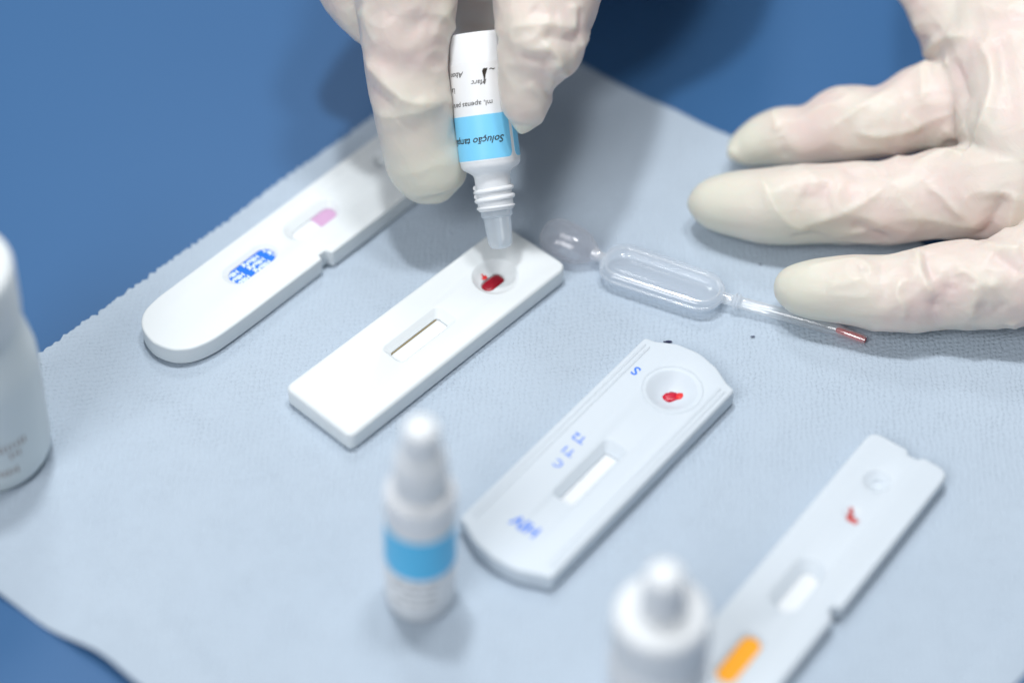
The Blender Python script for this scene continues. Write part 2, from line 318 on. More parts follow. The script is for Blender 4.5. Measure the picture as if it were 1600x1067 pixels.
# ------------------------------------------------------------------ test cassettes
ZB = .72                                             # they lie on the paper
class Cassette:
    def __init__(s, name, label, o, ang, top, material):
        s.o, s.a, s.t, s.m = Vector(o), math.radians(ang), top-ZB, material
        s.root = empty(name, (o[0], o[1], ZB), (0, 0, s.a)); tag(s.root, label, 'test cassette', 'rapid test cassettes on the paper')
    def loc(s, px, py, z=None):                      # picture point -> local mm on the plane at local height z
        p = at(px, py, ZB+(s.t if z is None else z)).to_2d()-s.o; c, q = math.cos(s.a), math.sin(s.a)
        return p.x*c+p.y*q, -p.x*q+p.y*c
    def body(s, loop, holes, bev=.9):
        t = s.t; V = []; Fc = []; n = len(loop)
        prof = [(.45, 0), (.08, .35), (0, .8), (0, t-bev)] + [(bev*(1-math.cos(a)), t-bev+bev*math.sin(a)) for a in (math.pi/10, math.pi/5, 3*math.pi/10, 2*math.pi/5)] + [(bev, t)]
        for d, z in prof: V += [(x, y, z) for x, y in (inset(loop, d) if d else loop)]
        for k in range(len(prof)-1):
            for i in range(n):
                j = (i+1) % n; Fc.append((k*n+i, k*n+j, (k+1)*n+j, (k+1)*n+i))
        Fc.append(tuple(range(n-1, -1, -1)))
        outer = list(range((len(prof)-1)*n, len(prof)*n)); loops = [outer]
        for rings in holes:                          # rings: list of (loop, z)
            base = len(V); m_ = len(rings[0][0])
            for lp, z in rings: V += [(x, y, z) for x, y in lp]
            for k in range(len(rings)-1):
                for i in range(m_):
                    j = (i+1) % m_; Fc.append((base+k*m_+i, base+k*m_+j, base+(k+1)*m_+j, base+(k+1)*m_+i))
            q = base+(len(rings)-1)*m_; Fc.append(tuple(q+i for i in range(m_)))
            loops.append([base+i for i in range(m_)])
        flat = [i for lp in loops for i in lp]
        for tri in tessellate_polygon([[Vector((V[i][0], V[i][1], 0)) for i in lp] for lp in loops]): Fc.append(tuple(flat[k] for k in tri))
        return link('housing', mesh('housing', V, Fc, 32), s.m, s.root)
    def recess(s, cx, cy, lx, ly, r, ix, iy, il, iw, ir, depth, wall):   # sloped window: outer rounded rect to inner slot
        t = s.t; g = lambda k: rrect(cx+(ix-cx)*k, cy+(iy-cy)*k, lx+(il-lx)*k, ly+(iw-ly)*k, r+(ir-r)*k)
        return [(g(0), t), (g(.10), t-depth*.03), (g(.22), t-depth*.13), (g(.85), t-depth*.86), (g(1), t-depth), (rrect(ix, iy, il, iw, ir), t-depth-wall)]
    def well(s, cx, cy, r, bx, by, bl, bw, depth, wall, power=1.0):
        t = s.t; A = rrect(cx, cy, 2*r, 2*r, r, 14); B = rrect(bx, by, bl, bw, bw/2, 14); out = []
        for k, d in ((0, 0), (.06, .02), (.13, .08), (.35, .40), (.6, .68), (.85, .93), (1, 1)):
            out.append(([(a[0]+(b_[0]-a[0])*k, a[1]+(b_[1]-a[1])*k) for a, b_ in zip(A, B)], t-depth*d**power))
        out.append((B, t-depth-wall)); return out
    def slab(s, name, loop, z0, z1, material, parent=None):
        n = len(loop); V = [(x, y, z0) for x, y in loop]+[(x, y, z1) for x, y in loop]
        return link(name, mesh(name, V, [tuple(range(n-1, -1, -1)), tuple(range(n, 2*n))]+[(i, (i+1) % n, n+(i+1) % n, n+i) for i in range(n)]), material, parent or s.root)
    def blob(s, name, cx, cy, a, b_, z, h, material, rot=0, sq=2.0, wob=.12, seed=1):
        V = []; Fc = []; n = 28; R = [(1, 0), (.97, .35), (.85, .7), (.6, .92), (.3, 1)]
        for k, (q, hh) in enumerate(R):
            for i in range(n):
                th = 2*math.pi*i/n; c, d = math.cos(th), math.sin(th)
                rad = (abs(c)**sq+abs(d)**sq)**(-1/sq)*(1+wob*noise.noise(Vector((c*1.7, d*1.7, seed))))*q
                x, y = a*rad*c, b_*rad*d; V.append((cx+x*math.cos(rot)-y*math.sin(rot), cy+x*math.sin(rot)+y*math.cos(rot), z+h*hh))
        for k in range(len(R)-1):
            for i in range(n):
                j = (i+1) % n; Fc.append((k*n+i, k*n+j, (k+1)*n+j, (k+1)*n+i))
        Fc.append(tuple(range(n-1, -1, -1))); Fc.append(tuple((len(R)-1)*n+i for i in range(n)))
        return link(name, mesh(name, V, Fc, 60), material, s.root)
    def text(s, body, x, y, size, rot, material, z=None, clip=None, parent=None, bold=0, name='printed_text'):
        V, Fc = text_data(body, size, 0, bold); c, q = math.cos(rot), math.sin(rot); zz = (s.t if z is None else z)+.03
        W = [(x+v.x*c-v.y*q, y+v.x*q+v.y*c, zz) for v in V]
        if clip:
            W2, F2 = [], []
            for f in Fc:
                P = [W[i][:2] for i in f]
                for (ax_, ay_), (bx_, by_) in zip(clip, clip[1:]+clip[:1]):     # convex clip, half-plane by half-plane
                    sd = lambda p_: (bx_-ax_)*(p_[1]-ay_)-(by_-ay_)*(p_[0]-ax_); O = []
                    for i, p_ in enumerate(P):
                        q_ = P[i-1]; d0, d1 = sd(q_), sd(p_)
                        if (d0 >= 0) != (d1 >= 0): t_ = d0/(d0-d1); O.append((q_[0]+(p_[0]-q_[0])*t_, q_[1]+(p_[1]-q_[1])*t_))
                        if d1 >= 0: O.append(p_)
                    P = O
                    if len(P) < 3: break
                if len(P) >= 3: F2.append(tuple(range(len(W2), len(W2)+len(P)))); W2 += [(*p_, zz) for p_ in P]
            W, Fc = W2, F2
            if not Fc: return None
        return link(name, mesh(name, W, Fc), material, parent or s.root)

# -- plain cassette under the dropper
C = Cassette('test_cassette', 'plain white test cassette with dark blood in its round well, under the dropper bottle', (-18.58, -.03), 46.66, 5.8, M['white'])
L2, W2 = 70.2, 20.8
loop = round_poly([(-L2/2, -W2/2-.15, 2.0), (L2/2, -W2/2+.2, 2.6), (L2/2-.4, W2/2-.2, 2.2), (-L2/2, W2/2+.1, 2.0)], 9)
bx, by = C.loc(770, 444, C.t-3.0)
C.body(loop, [C.recess(-3.6, -.35, 18.7, 7.0, 1.6, -4.0, -.55, 15.2, 3.9, .9, 1.5, .9),
              C.well(21.0, -.55, 5.75, bx, by, 6.4, 3.5, 2.4, .5)])
C.slab('test_strip', rrect(-4, -.55, 15.1, 3.8, .9), C.t-2.35, C.t-2.1, M['strip'])
C.slab('strip_shade_line', rrect(-4, 1.27, 14.6, .26, .1), C.t-2.1, C.t-1.85, mat('tan_shade_line', (.30, .24, .13), .7, .2))  # shadow line beside the strip, put in as a thin tan sliver
C.blob('blood_pool', bx, by, 3.0, 1.6, C.t-2.88, .5, M['blood'], 0, 3.5, .06)
x, y = C.loc(757, 433, C.t-1.75); C.blob('blood_smear', x, y, .75, .5, C.t-1.95, .2, M['bloodthin'], .2, 2, .5, 3)
x, y = C.loc(754, 429.5, C.t-1.45); C.blob('blood_smear', x, y, .55, .16, C.t-1.6, .14, M['bloodthin'], 1.3, 2, .5, 5)
x, y = C.loc(771, 429, C.t-1.9); C.blob('blood_smear', x, y, .45, .1, C.t-2.2, .2, M['brown'], .9, 2, .4, 6)

# -- cassette marked HIV
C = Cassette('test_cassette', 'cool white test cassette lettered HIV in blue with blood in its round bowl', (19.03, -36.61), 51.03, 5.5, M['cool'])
h3 = 12.45
P = [(-32.6, h3, 1.1), (-33.4, h3-2.2, 2), (-35.6, 5.5, 5), (-36.3, 0, 8), (-35.6, -5.5, 5), (-33.4, -h3+2.2, 2), (-32.6, -h3, 1.1),
     (32.7, -h3, 1.1), (33.3, -h3+2.6, 2), (35.6, -5.4, 5), (36.7, 0, 8), (35.8, 5.5, 5), (33.3, h3-2.6, 2), (32.7, h3, 1.1)]
loop = round_poly(P[::-1], 6)
if sum(loop[i-1][0]*loop[i][1]-loop[i][0]*loop[i-1][1] for i in range(len(loop))) < 0: loop = loop[::-1]
bx, by = C.loc(1048, 621, C.t-2.9)
C.body(loop, [C.recess(-5.5, -1.5, 20.0, 6.4, 1.5, -6.6, -1.85, 16.8, 3.3, .5, 1.7, .8),
              C.well(23.9, -1.6, 6.1, bx, by, 3.4, 2.2, 2.7, .5)], .8)
C.slab('test_strip', rrect(-6.6, -1.85, 16.7, 3.2, .5), C.t-2.4, C.t-2.15, M['strip'])
for yy in (h3-1.5, h3-2.7, -h3+1.5, -h3+2.7):
    V, Fc = [], []; tube(V, Fc, [(-31.3, yy, C.t-.3, .1), (-30.4, yy, C.t-.22, .4), (30.6, yy, C.t-.22, .4), (31.6, yy, C.t-.3, .1)], 12, 1)
    link('edge_rib', mesh('edge_rib', V, Fc, 60), M['cool'], C.root)
V, Fc = [], []; ring = [(23.9+6.75*math.cos(a), -1.6+6.75*math.sin(a)) for a in np.linspace(0, 2*math.pi, 61)]
tube(V, Fc, [(x, y, C.t-.12, .26) for x, y in ring], 8, 1); link('well_rim', mesh('well_rim', V, Fc, 60), M['cool'], C.root)
C.blob('blood_drop', bx, by, 2.25, 1.5, C.t-3.2, .85, M['bloodwet'], math.radians(-51)+.1, 2, .15)
x, y = C.loc(1063, 618.5, C.t-2.3); C.blob('blood_drop', x, y, 1.15, 1.15, C.t-2.75, .6, M['bloodthin'], 0, 2, .3, 4)
for tx, px, py, sz, bo in (('S', 994, 579, 3.5, .07), ('T2', 905, 684, 2.9, .04), ('T1', 887.6, 704, 2.9, .04), ('C', 873, 723.5, 2.9, .04), ('HIV', 822, 821, 4.2, .10)):
    x, y = C.loc(px, py); C.text(tx, x, y, sz, math.pi/2, M['blueink'], bold=bo)

# -- cassette with the HBsAg label
C = Cassette('test_cassette', 'long round-ended white test cassette with blue HBsAg label and pink-ended strip', (-83.61, 5.71), 48.2, 5.8, M['white'])
W1 = 19.6
endc = [tuple(q[:2]) for q in catmull([(14, 0, 0), (8, 0, 0), (3, -.15, 0), (-1.6, -1.2, 0), (-4.7, -4.0, 0), (-6.1, -8, 0), (-6.0, -11.2, 0), (-4.6, -14.7, 0), (-1.6, -17.4, 0), (3, -18.9, 0), (8, -19.3, 0), (14, -19.45, 0)], 5)]
loop = round_poly([(81, -W1-.3, 2.5), (81, 0, 2.5)] + [(x, y, 0) for x, y in endc] +
                  [(37.4, -W1+.1, .8), (37.9, -W1+1.5, .5), (39.9, -W1+1.4, .5), (40.4, -W1-.3, .8)], 7)
if sum(loop[i-1][0]*loop[i][1]-loop[i][0]*loop[i-1][1] for i in range(len(loop))) < 0: loop = loop[::-1]
lx, ly = C.loc(394, 417.5, C.t-1.2); wx, wy = C.loc(491, 351.5, C.t-1.6); ex, ey = C.loc(604, 250)
C.body(loop, [C.recess(lx-.3, ly+.4, 15.6, 6.8, 3.3, lx, ly, 13.0, 4.9, 2.4, .8, .4),
              C.recess(wx-.3, wy+.5, 16.2, 7.4, 3.6, wx, wy, 13.0, 4.0, 1.95, 1.4, .6),
              C.well(ex, ey, 3.4, ex, ey, 2.6, 2.4, 1.8, .6)], .55)
lab = C.slab('blue_label', rrect(lx, ly, 12.9, 4.8, 2.35), C.t-1.16, C.t-.98, M['bluelabel'])
inlab = rrect(lx, ly, 12.75, 4.65, 2.3, 6)
for r, yy in ((0, 1.45), (1, -.15), (2, -1.75)):
    for k in (-1, 0, 1):
        C.text('HBsAg', lx+.9+k*6.5+r*.35, ly+yy, 1.72, math.pi, M['whiteprint'], C.t-.97, inlab, lab, .055)
C.slab('test_strip', rrect(wx-2.1, wy, 8.7, 3.9, 1.9), C.t-1.96, C.t-1.78, M['strip'])
C.slab('test_strip', round_poly([(wx+.7, wy-1.95, .1), (wx+6.45, wy-1.95, 1.9), (wx+6.45, wy+1.95, 1.9), (wx+.7, wy+1.95, .1)]), C.t-1.9, C.t-1.70, M['pinkstrip'])

# -- cassette with the orange label
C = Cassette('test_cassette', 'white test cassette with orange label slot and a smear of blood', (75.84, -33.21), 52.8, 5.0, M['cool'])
W4 = 19.5
loop = round_poly([(-86, -W4, 3), (-42.9, -W4, .9), (-42.3, -W4+1.5, .6), (-40.6, -W4+1.5, .6), (-40, -W4-.2, .9), (4.2, -W4, 3), (4.4, -W4+6.6, 1), (3.2, -W4+7.4, .8), (3.0, -W4+9.6, .8), (4.2, -W4+10.4, 1), (4.2, 0, 3), (-86, 0, 3)], 7)
wx, wy = C.loc(1247, 927, C.t-1.8); ox, oy = C.loc(1154, 1031, C.t-.9); ex, ey = C.loc(1372, 757, C.t-1.2); qx, qy = C.loc(1331, 807, C.t-1)
C.body(loop, [C.recess(wx+1, wy+1, 15.6, 7.2, 3.2, wx, wy, 11.6, 3.9, 1.6, 1.7, .5),
              C.recess(ox, oy+.2, 14.4, 6.0, 2.6, ox, oy, 12.6, 4.3, 2.1, .7, .4),
              C.well(ex-.3, ey+.3, 3.3, ex, ey, 2.6, 2.4, 1.1, .4), C.well(qx, qy, 2.3, qx, qy, 1.8, 1.6, .35, .1)], .8)
C.slab('test_strip', rrect(wx, wy, 11.5, 3.8, 1.6), C.t-2.15, C.t-1.95, M['strip'])
C.slab('orange_label', rrect(ox, oy, 12.5, 4.2, 2.05), C.t-1.05, C.t-.85, M['orange'])
x, y = C.loc(1333, 812); C.blob('blood_smear', x, y, 1.8, .75, C.t-.5, .6, M['smear'], -1.5, 2, 1.1, 3)
x, y = C.loc(1328, 803); C.blob('blood_smear', x, y, 2.1, .6, C.t-.5, .58, M['smear'], .35, 2, 1.1, 7)

# ------------------------------------------------------------------ bottles
def wrap_text(body, size, r, z, phi0, material, parent, shear=0, bold=0, name='printed_text'):
    V, Fc = text_data(body, size, shear, bold)
    W = []
    for v in V:
        a = phi0+v.x/r; W.append((r*math.sin(a), -r*math.cos(a), z+v.y))
    return link(name, mesh(name, W, Fc), material, parent)
def arc_band(name, r, z0, z1, a0, a1, rc, material, parent, n=60):   # curved label patch with rounded corners, facing -Y
    V, Fc = [], []
    for i in range(n+1):
        a = a0+(a1-a0)*i/n; d = min(a-a0, a1-a)*r; cut = rc-math.sqrt(max(0, rc*rc-(rc-d)**2)) if d < rc else 0
        for z, q in ((z0+cut, r), (z1-cut, r), (z1-cut, r-.12), (z0+cut, r-.12)): V.append((q*math.sin(a), -q*math.cos(a), z))
    for i in range(n):
        for k in range(4): Fc.append((i*4+k, i*4+(k+1) % 4, i*4+4+(k+1) % 4, i*4+4+k))
    Fc += [(0, 1, 2, 3), (n*4+3, n*4+2, n*4+1, n*4)]
    return link(name, mesh(name, V, Fc, 40), material, parent)

# -- open dropper bottle held upside down
tip, base = at(783, 388, 14), at(741, 52, 49.5)
ax = (tip-base).normalized(); Ltot = (tip-base).length; k = Ltot/52
toc = (CAMP-(tip+base)/2).normalized(); ny = (toc-ax*toc.dot(ax)).normalized(); xx = (-ny).cross(ax)
R = Matrix((xx, -ny, ax)).transposed()
B1 = empty('dropper_bottle', base, R.to_euler()); tag(B1, 'open white dropper bottle with cyan band held upside down over a test well', 'bottle', 'small dropper bottles')
B1.scale = (1, 1, k)
link('body', lathe('body', [(.05, 0), (5.9, .02), (6.4, .15), (6.65, .6), (6.65, 6.2), (6.8, 6.5), (6.85, 31.0), (6.75, 31.7), (6.3, 32.4), (5.0, 33.3), (4.3, 33.9), (4.1, 34.6), (4.1, 42.4), (3.9, 42.7)]), M['bottle'], B1)
lb = arc_band('label', 6.93, 7.2, 30.6, math.radians(-42-148), math.radians(-42+148), 1.0, M['label'], B1)
PH = 0.0
arc_band('label_band', 6.98, 19.6, 30.2, math.radians(-48), math.radians(150), 1.3, M['cyan'], B1)
arc_band('label_band', 6.98, 19.6, 30.2, math.radians(-200), math.radians(-57), 1.3, M['cyan'], B1)
wrap_text('Solução tampão', 2.35, 7.02, 25.6, math.radians(28), M['black'], lb, .35, .03)
wrap_text('ml, apenas para uso', 1.75, 7.0, 16.9, math.radians(38), M['black'], lb, .1)
wrap_text('La', 1.9, 7.0, 13.2, math.radians(64), M['black'], lb, .1)
wrap_text('Abon', 1.9, 7.0, 9.6, math.radians(48), M['black'], lb, .35)
wrap_text('Marc', 1.7, 7.0, 11.9, math.radians(2), M['black'], lb, .35)
V, Fc = [], []                                       # small printed emblem
for q, z, wd in ((-.3, 7.6, .5), (.0, 8.2, .55), (.15, 9.2, .28), (.2, 10.0, .16), (.45, 10.9, .12)):
    for sgn in (-1, 1):
        a = math.radians(-10)+(q+sgn*wd)/7; V.append((7.0*math.sin(a), -7.0*math.cos(a), z+1.2))
Fc = [(2*i, 2*i+1, 2*i+3, 2*i+2) for i in range(4)]; link('printed_emblem', mesh('printed_emblem', V, Fc), M['black'], lb)
wrap_text('~', 2.6, 7.0, 9.2, math.radians(-27), M['black'], lb, .3)
for q, (z0, rr) in enumerate(((36.9, 4.65), (39.0, 4.75), (41.9, 4.5))):
    V, Fc = [], []; n = 50
    tube(V, Fc, [(4.1*math.cos(a), 4.1*math.sin(a), z0+(a/(2*math.pi)*1.1 if q < 2 else 0), .62 if q < 2 else .35) for a in np.linspace(0, 2*math.pi, n)], 10, 1)
    link('screw_thread', mesh('screw_thread', V, Fc, 60), M['bottle'], B1)
link('nozzle', lathe('nozzle', [(3.6, 42.6), (3.6, 43.9), (3.5, 44.2), (3.15, 44.4), (3.0, 47), (2.8, 49.6), (2.6, 51.0), (2.0, 51.85), (1.1, 52.1), (.55, 52.1), (.5, 51.2), (.45, 44)], 48), M['nozzle'], B1)

# -- capped dropper bottle standing on the paper
p = at(656, 929, .7); B2 = empty('dropper_bottle', (p.x, p.y, .75), (0, math.radians(2.0), 0)); tag(B2, 'capped white dropper bottle with bright cyan band standing on the paper', 'bottle', 'small dropper bottles')
link('body', lathe('body', [(6.2, 0), (6.9, .2), (7.15, .7), (7.15, 34.6), (7.05, 35.3), (6.5, 36.1), (5.2, 36.8), (4.6, 37.2), (4.5, 38)]), M['bottle'], B2)
lb = arc_band('label', 7.22, 4.2, 27.9, math.radians(-170), math.radians(170), 1.0, M['label'], B2)
arc_band('label_band', 7.27, 15.0, 27.3, math.radians(-150), math.radians(150), 1.2, M['cyan2'], B2)
for z, a0, n_ in ((13.2, -40, 17), (10.9, -52, 20), (8.6, -30, 13), (6.3, -45, 18)):   # unreadable print lines
    rr = random.Random(int(z*10)); a = math.radians(a0)
    for q in range(3):
        da = math.radians(n_*(1.0+.5*rr.random())); arc_band('printed_line', 7.26, z-.45, z+.45, a, a+da, .1, M['labelgrey'], lb, 8); a += da+math.radians(4)
link('cap', lathe('cap', [(5.0, 37.1), (5.35, 37.3), (5.4, 37.7), (5.3, 43.3), (5.1, 43.8), (5.0, 44.0), (4.9, 46.4), (4.6, 47), (4.0, 47.5), (3.8, 48.2), (3.6, 53.4), (3.3, 54.6), (2.5, 55.3), (1.2, 55.65), (.05, 55.7)], 64, 50), M['cap'], B2)
for i in range(36):                                  # grip ribs of the cap
    a = 2*math.pi*i/36; V, Fc = [], []; tube(V, Fc, [(5.32*math.cos(a), 5.32*math.sin(a), 38.1, .15), (5.24*math.cos(a), 5.24*math.sin(a), 43, .13)], 6, 1)
    link('grip_rib', mesh('grip_rib', V, Fc), M['cap'], B2)

# -- white bottle with a stepped cap
p = at(1040, 893, 50); B3 = empty('reagent_bottle', (p.x, p.y, .7)); tag(B3, 'wide white bottle with stepped nipple cap beside the orange-labelled cassette', 'bottle')
link('body', lathe('body', [(8.6, 0), (9.3, .3), (9.6, .9), (9.6, 22), (9.4, 23.2), (8.4, 24.6), (7.2, 25.3), (7.0, 26.5)]), M['bottle'], B3)
link('cap', lathe('cap', [(8.6, 25.8), (9.2, 26), (9.35, 26.6), (9.2, 35.4), (8.9, 36.6), (7.9, 37.4), (5.4, 38.0), (4.6, 38.5), (4.3, 39.4), (3.95, 46.8), (3.6, 48.4), (2.7, 49.4), (1.4, 49.9), (.05, 50)], 64, 50), M['cap'], B3)
for i in range(48):
    a = 2*math.pi*i/48; V, Fc = [], []; tube(V, Fc, [(9.27*math.cos(a), 9.27*math.sin(a), 27, .2), (9.15*math.cos(a), 9.15*math.sin(a), 35, .18)], 6, 1)
    link('grip_rib', mesh('grip_rib', V, Fc), M['cap'], B3)

# -- tall milky bottle
p = at(-14, 704, .7); B4 = empty('milky_bottle', (p.x, p.y, .75), (0, math.radians(1.0), 0)); tag(B4, 'milky plastic bottle with tapered shoulder at the torn paper edge', 'bottle')
link('body', lathe('body', [(.05, 0), (10.8, .02), (12.3, .5), (13.1, 1.8), (13.5, 5), (14.1, 22), (14.3, 28), (14.2, 31.5), (13.4, 36), (12.7, 39.5), (12.5, 42.5), (12.4, 44)]), M['milky'], B4)
link('cap', lathe('cap', [(12.2, 43.6), (12.9, 44), (13.1, 47), (13.3, 57), (13.0, 58), (12.3, 58.5), (.05, 58.7)], 64, 45), M['capm'], B4)
for z, a0, nn in ((15.3, 16, 9), (12.4, 34, 3), (7.4, 4, 9)):
    rr = random.Random(int(z*7)); a = math.radians(a0)
    for q in range(nn):
        hgt = .55+.5*rr.random(); r_ = 13.5+.036*(z-5)+.06
        if z == 15.3 and q == 0: hgt = 1.3
        arc_band('printed_stroke', r_+.02, z-hgt, z+hgt, a, a+math.radians(1.6 if hgt < 1.2 else 3.2), .05, M['brown'], B4, 4); a += math.radians(4.2)

# ------------------------------------------------------------------ transfer pipette lying on the paper
PP = empty('transfer_pipette', at(1035, 436, .8)); tag(PP, 'clear plastic transfer pipette with flattened bulb and blood in its tip', 'pipette')
o0 = Vector(at(1035, 436, .8))
def pip(name, pts, material, n=24, sub=6, flat=1.0, sq=2.0):
    V, Fc = [], []; tube(V, Fc, [(*(Vector(p_[:3])-o0), p_[3]) for p_ in pts], n, sub, flat, (0, 0, 1), sq); return link(name, mesh(name, V, Fc, 60), material, PP)
def along(a, b_, spec): return [(*(a.lerp(b_, t)), r) for t, r in spec]
A, Bq = at(941, 404, 4.0), at(1131, 467, 4.0)
caps = lambda R: [(0, .4), (.008, R*.36), (.035, R*.66), (.08, R*.88), (.14, R*.985), (.2, R), (.5, R*.99), (.8, R*.95), (.87, R*.9), (.93, R*.74), (.97, R*.5), (.99, R*.3), (1, .4)]
pip('bulb', along(A, Bq, caps(6.0)), M['clear'], 48, 4, .36, 4.5)
axd = (Bq-A).normalized(); sid = Vector((-axd.y, axd.x, 0)).normalized(); LB = (Bq-A).length
def rim_loop(off, rr, zz):
    h = [(0, 0)]+[(t*LB, q) for t, q in caps(6.0-off)[2:-2]]+[(LB, 0)]; h = [(off*.9+x*(LB-1.8*off)/LB, y) for x, y in h]
    P = h+[(x, -y) for x, y in h[-2:0:-1]]+[h[0]]
    return [(*(A+axd*x+sid*y+Vector((0, 0, zz))), rr) for x, y in P]
pip('bulb_seam', rim_loop(.3, .34, -.2), M['rim'], 10, 4)
pip('bulb_wall', rim_loop(1.45, .22, 1.2), M['rim'], 8, 4)
A2, B2_ = at(849, 360, 4.6), at(938, 402, 3.8)
pip('overflow_bulb', along(A2, B2_, [(0, .5), (.02, 2.2), (.08, 3.7), (.2, 4.6), (.45, 4.8), (.65, 4.4), (.8, 3.2), (.9, 1.9), (1.0, 1.2)]), M['bulb'], 28, 4, .85)
pip('neck', along(at(928, 396, 3.8), at(950, 407, 3.9), [(0, 1.5), (.5, 1.15), (1, 1.5)]), M['rim'], 16, 4)
S0, S1, S2 = at(1122, 463, 3.6), at(1300, 512.5, 1.9), at(1352, 531.5, 1.7)
pip('stem', along(S0, S1, [(0, 1.5), (.06, 1.35), (.13, 1.3), (.15, 1.95), (.17, 1.4), (.185, 1.95), (.2, 1.4), (.3, 1.4), (.6, 1.5), (.9, 1.6), (1, 1.55)])+along(S1, S2, [(.25, 1.3), (.5, 1.1), (1, 1.05)]), M['stem'], 20, 3)
pip('blood_column', along(S1, S2, [(.12, .25), (.2, .7), (.5, .72), (.55, .78), (.93, .78), (.96, .4)]), clear('blood_film', .55, (1, .6, .6), (.95, .09, .08), .9), 14, 2)
pip('dried_blood', along(S1, S2, [(.97, .3), (.985, .7), (1.01, .7), (1.02, .3)]), M['blood'], 12, 1)

# ------------------------------------------------------------------ gloved hands
def F3(px, py, z, rpx):                              # centre on the ray at height z, radius given in picture pixels
    p_ = at(px, py, z); return (p_.x, p_.y, p_.z, rpx*pxmm(p_))
def glove(name, label, tubes, folds, tips, floor=None, vox=.62, seed=1, amp=1.0):
    V, Fc = [], []
    for pts, fl in tubes: tube(V, Fc, pts, 28, 6, fl)
    me = mesh('raw', V, Fc); o = link('raw', me)
    r = o.modifiers.new('r', 'REMESH'); r.mode = 'VOXEL'; r.voxel_size = vox*S
    sm = o.modifiers.new('s', 'SMOOTH'); sm.factor = .5; sm.iterations = 9
    dg = bpy.context.evaluated_depsgraph_get(); m2 = bpy.data.meshes.new_from_object(o.evaluated_get(dg))
    bpy.data.objects.remove(o)
    n = len(m2.vertices); co = np.empty(n*3); m2.vertices.foreach_get('co', co); co = co.reshape(-1, 3)/S
    no = np.empty(n*3); m2.vertices.foreach_get('normal', no); no = no.reshape(-1, 3)
    disp = np.zeros(n); ridge = np.zeros(n)
    tipd = np.full(n, 1e9)
    for tp, ln in tips: tipd = np.minimum(tipd, np.linalg.norm(co-np.array(tp), axis=1)/ln)
    loose = np.clip((tipd-.75)/.5, 0, 1)             # 0 on the smooth finger ends
    # slack rubber: ridged low-frequency folds, weaker on the tips
    for i in range(n):
        c = co[i]; v = Vector((c[0], c[1], c[2]))
        q = Vector((v.x/13+seed, v.y/8, v.z/9)); q2 = Vector((v.x/6+seed*3, v.y/4.6, v.z/5))
        w1 = .5-abs(noise.noise(q+.6*noise.noise_vector(q*.7))); w2 = .45-abs(noise.noise(q2))
        disp[i] = amp*(.1+.9*loose[i])*(.95*w1+.20*w2)
        ridge[i] = w1
    disp -= disp.mean()
    bvh = BVHTree.FromPolygons([tuple(c) for c in co], [tuple(p_.vertices) for p_ in m2.polygons])
    for poly, wd, h in folds:
        Q = catmull([(a, b_, 0) for a, b_ in poly], 10); pts = []
        for a, b_, _ in Q:
            d = (fwd + rgt*((a-800)/FPX) + upv*((533.5-b_)/FPX)).normalized(); hit = bvh.ray_cast(CAMP, d)
            if hit[0] is not None: pts.append(np.array(hit[0]))
        if len(pts) < 3: continue
        pts = np.array(pts); lo, hi = pts.min(0)-4*wd, pts.max(0)+4*wd
        idx = np.where(((co > lo) & (co < hi)).all(1))[0]
        if not len(idx): continue
        D = np.linalg.norm(co[idx][:, None, :]-pts[None], axis=2); kk = D.argmin(1); dm = D.min(1)
        t = kk/(len(pts)-1); tap = np.clip(np.minimum(t, 1-t)*5+.15, 0, 1)
        disp[idx] += .88*h*tap*np.exp(-(dm/(wd*1.15))**1.25)
        ridge[idx] += np.sign(h)*.7*tap*np.exp(-(dm/wd)**2)
    co2 = co+no*disp[:, None]
    if floor is not None: co2[:, 2] = np.maximum(co2[:, 2], floor)
    m2.vertices.foreach_set('co', (co2*S).ravel())
    skin = np.clip(.9-.35*ridge, 0, 1)*(.05+.95*np.clip((tipd-.55)/.8, 0, 1))
    at2 = m2.attributes.new('skin', 'FLOAT', 'POINT'); at2.data.foreach_set('value', skin.astype(np.float32))
    m2.polygons.foreach_set('use_smooth', [True]*len(m2.polygons)); m2.update()
    o = link('gloved_hand', m2)
    o.modifiers.new('s', 'SMOOTH').iterations = 1
    dg = bpy.context.evaluated_depsgraph_get(); m3 = bpy.data.meshes.new_from_object(o.evaluated_get(dg)); m3.name = 'gloved_hand'
    m3.materials.clear(); o.modifiers.clear(); o.data = m3; m3.materials.append(M['latex'])
    m3.polygons.foreach_set('use_smooth', [True]*len(m3.polygons))
    return tag(o, label, 'hand')

# hand lying on the paper
lowf = [F3(1208, 450, 7.5, 3), F3(1213, 450, 7.7, 20), F3(1232, 450, 8.4, 37), F3(1262, 452, 9.2, 48), F3(1320, 453, 10.2, 56), F3(1400, 458, 10.8, 63), F3(1480, 446, 11.8, 70), F3(1560, 440, 13.5, 74), F3(1650, 415, 17, 84), F3(1750, 340, 24, 88)]
midf = [F3(1075, 318, 7.2, 3), F3(1082, 318, 7.6, 22), F3(1105, 318, 8.4, 41), F3(1150, 319, 9.6, 54), F3(1210, 322, 10.6, 62), F3(1300, 319, 11.6, 63), F3(1390, 315, 13, 68), F3(1470, 304, 15.5, 72), F3(1560, 292, 20, 84), F3(1660, 240, 25, 100)]
topf = [F3(1134, 240, 6.8, 3), F3(1140, 239, 7, 15), F3(1165, 230, 7.6, 33), F3(1208, 216, 9.5, 46), F3(1262, 212, 12, 47), F3(1318, 196, 15.5, 61), F3(1380, 190, 18, 58), F3(1440, 171, 20, 68), F3(1500, 162, 22, 76), F3(1600, 125, 26, 105)]
fourth = [F3(1750, 470, 12, 60), F3(1800, 420, 18, 70), F3(1830, 330, 24, 85)]
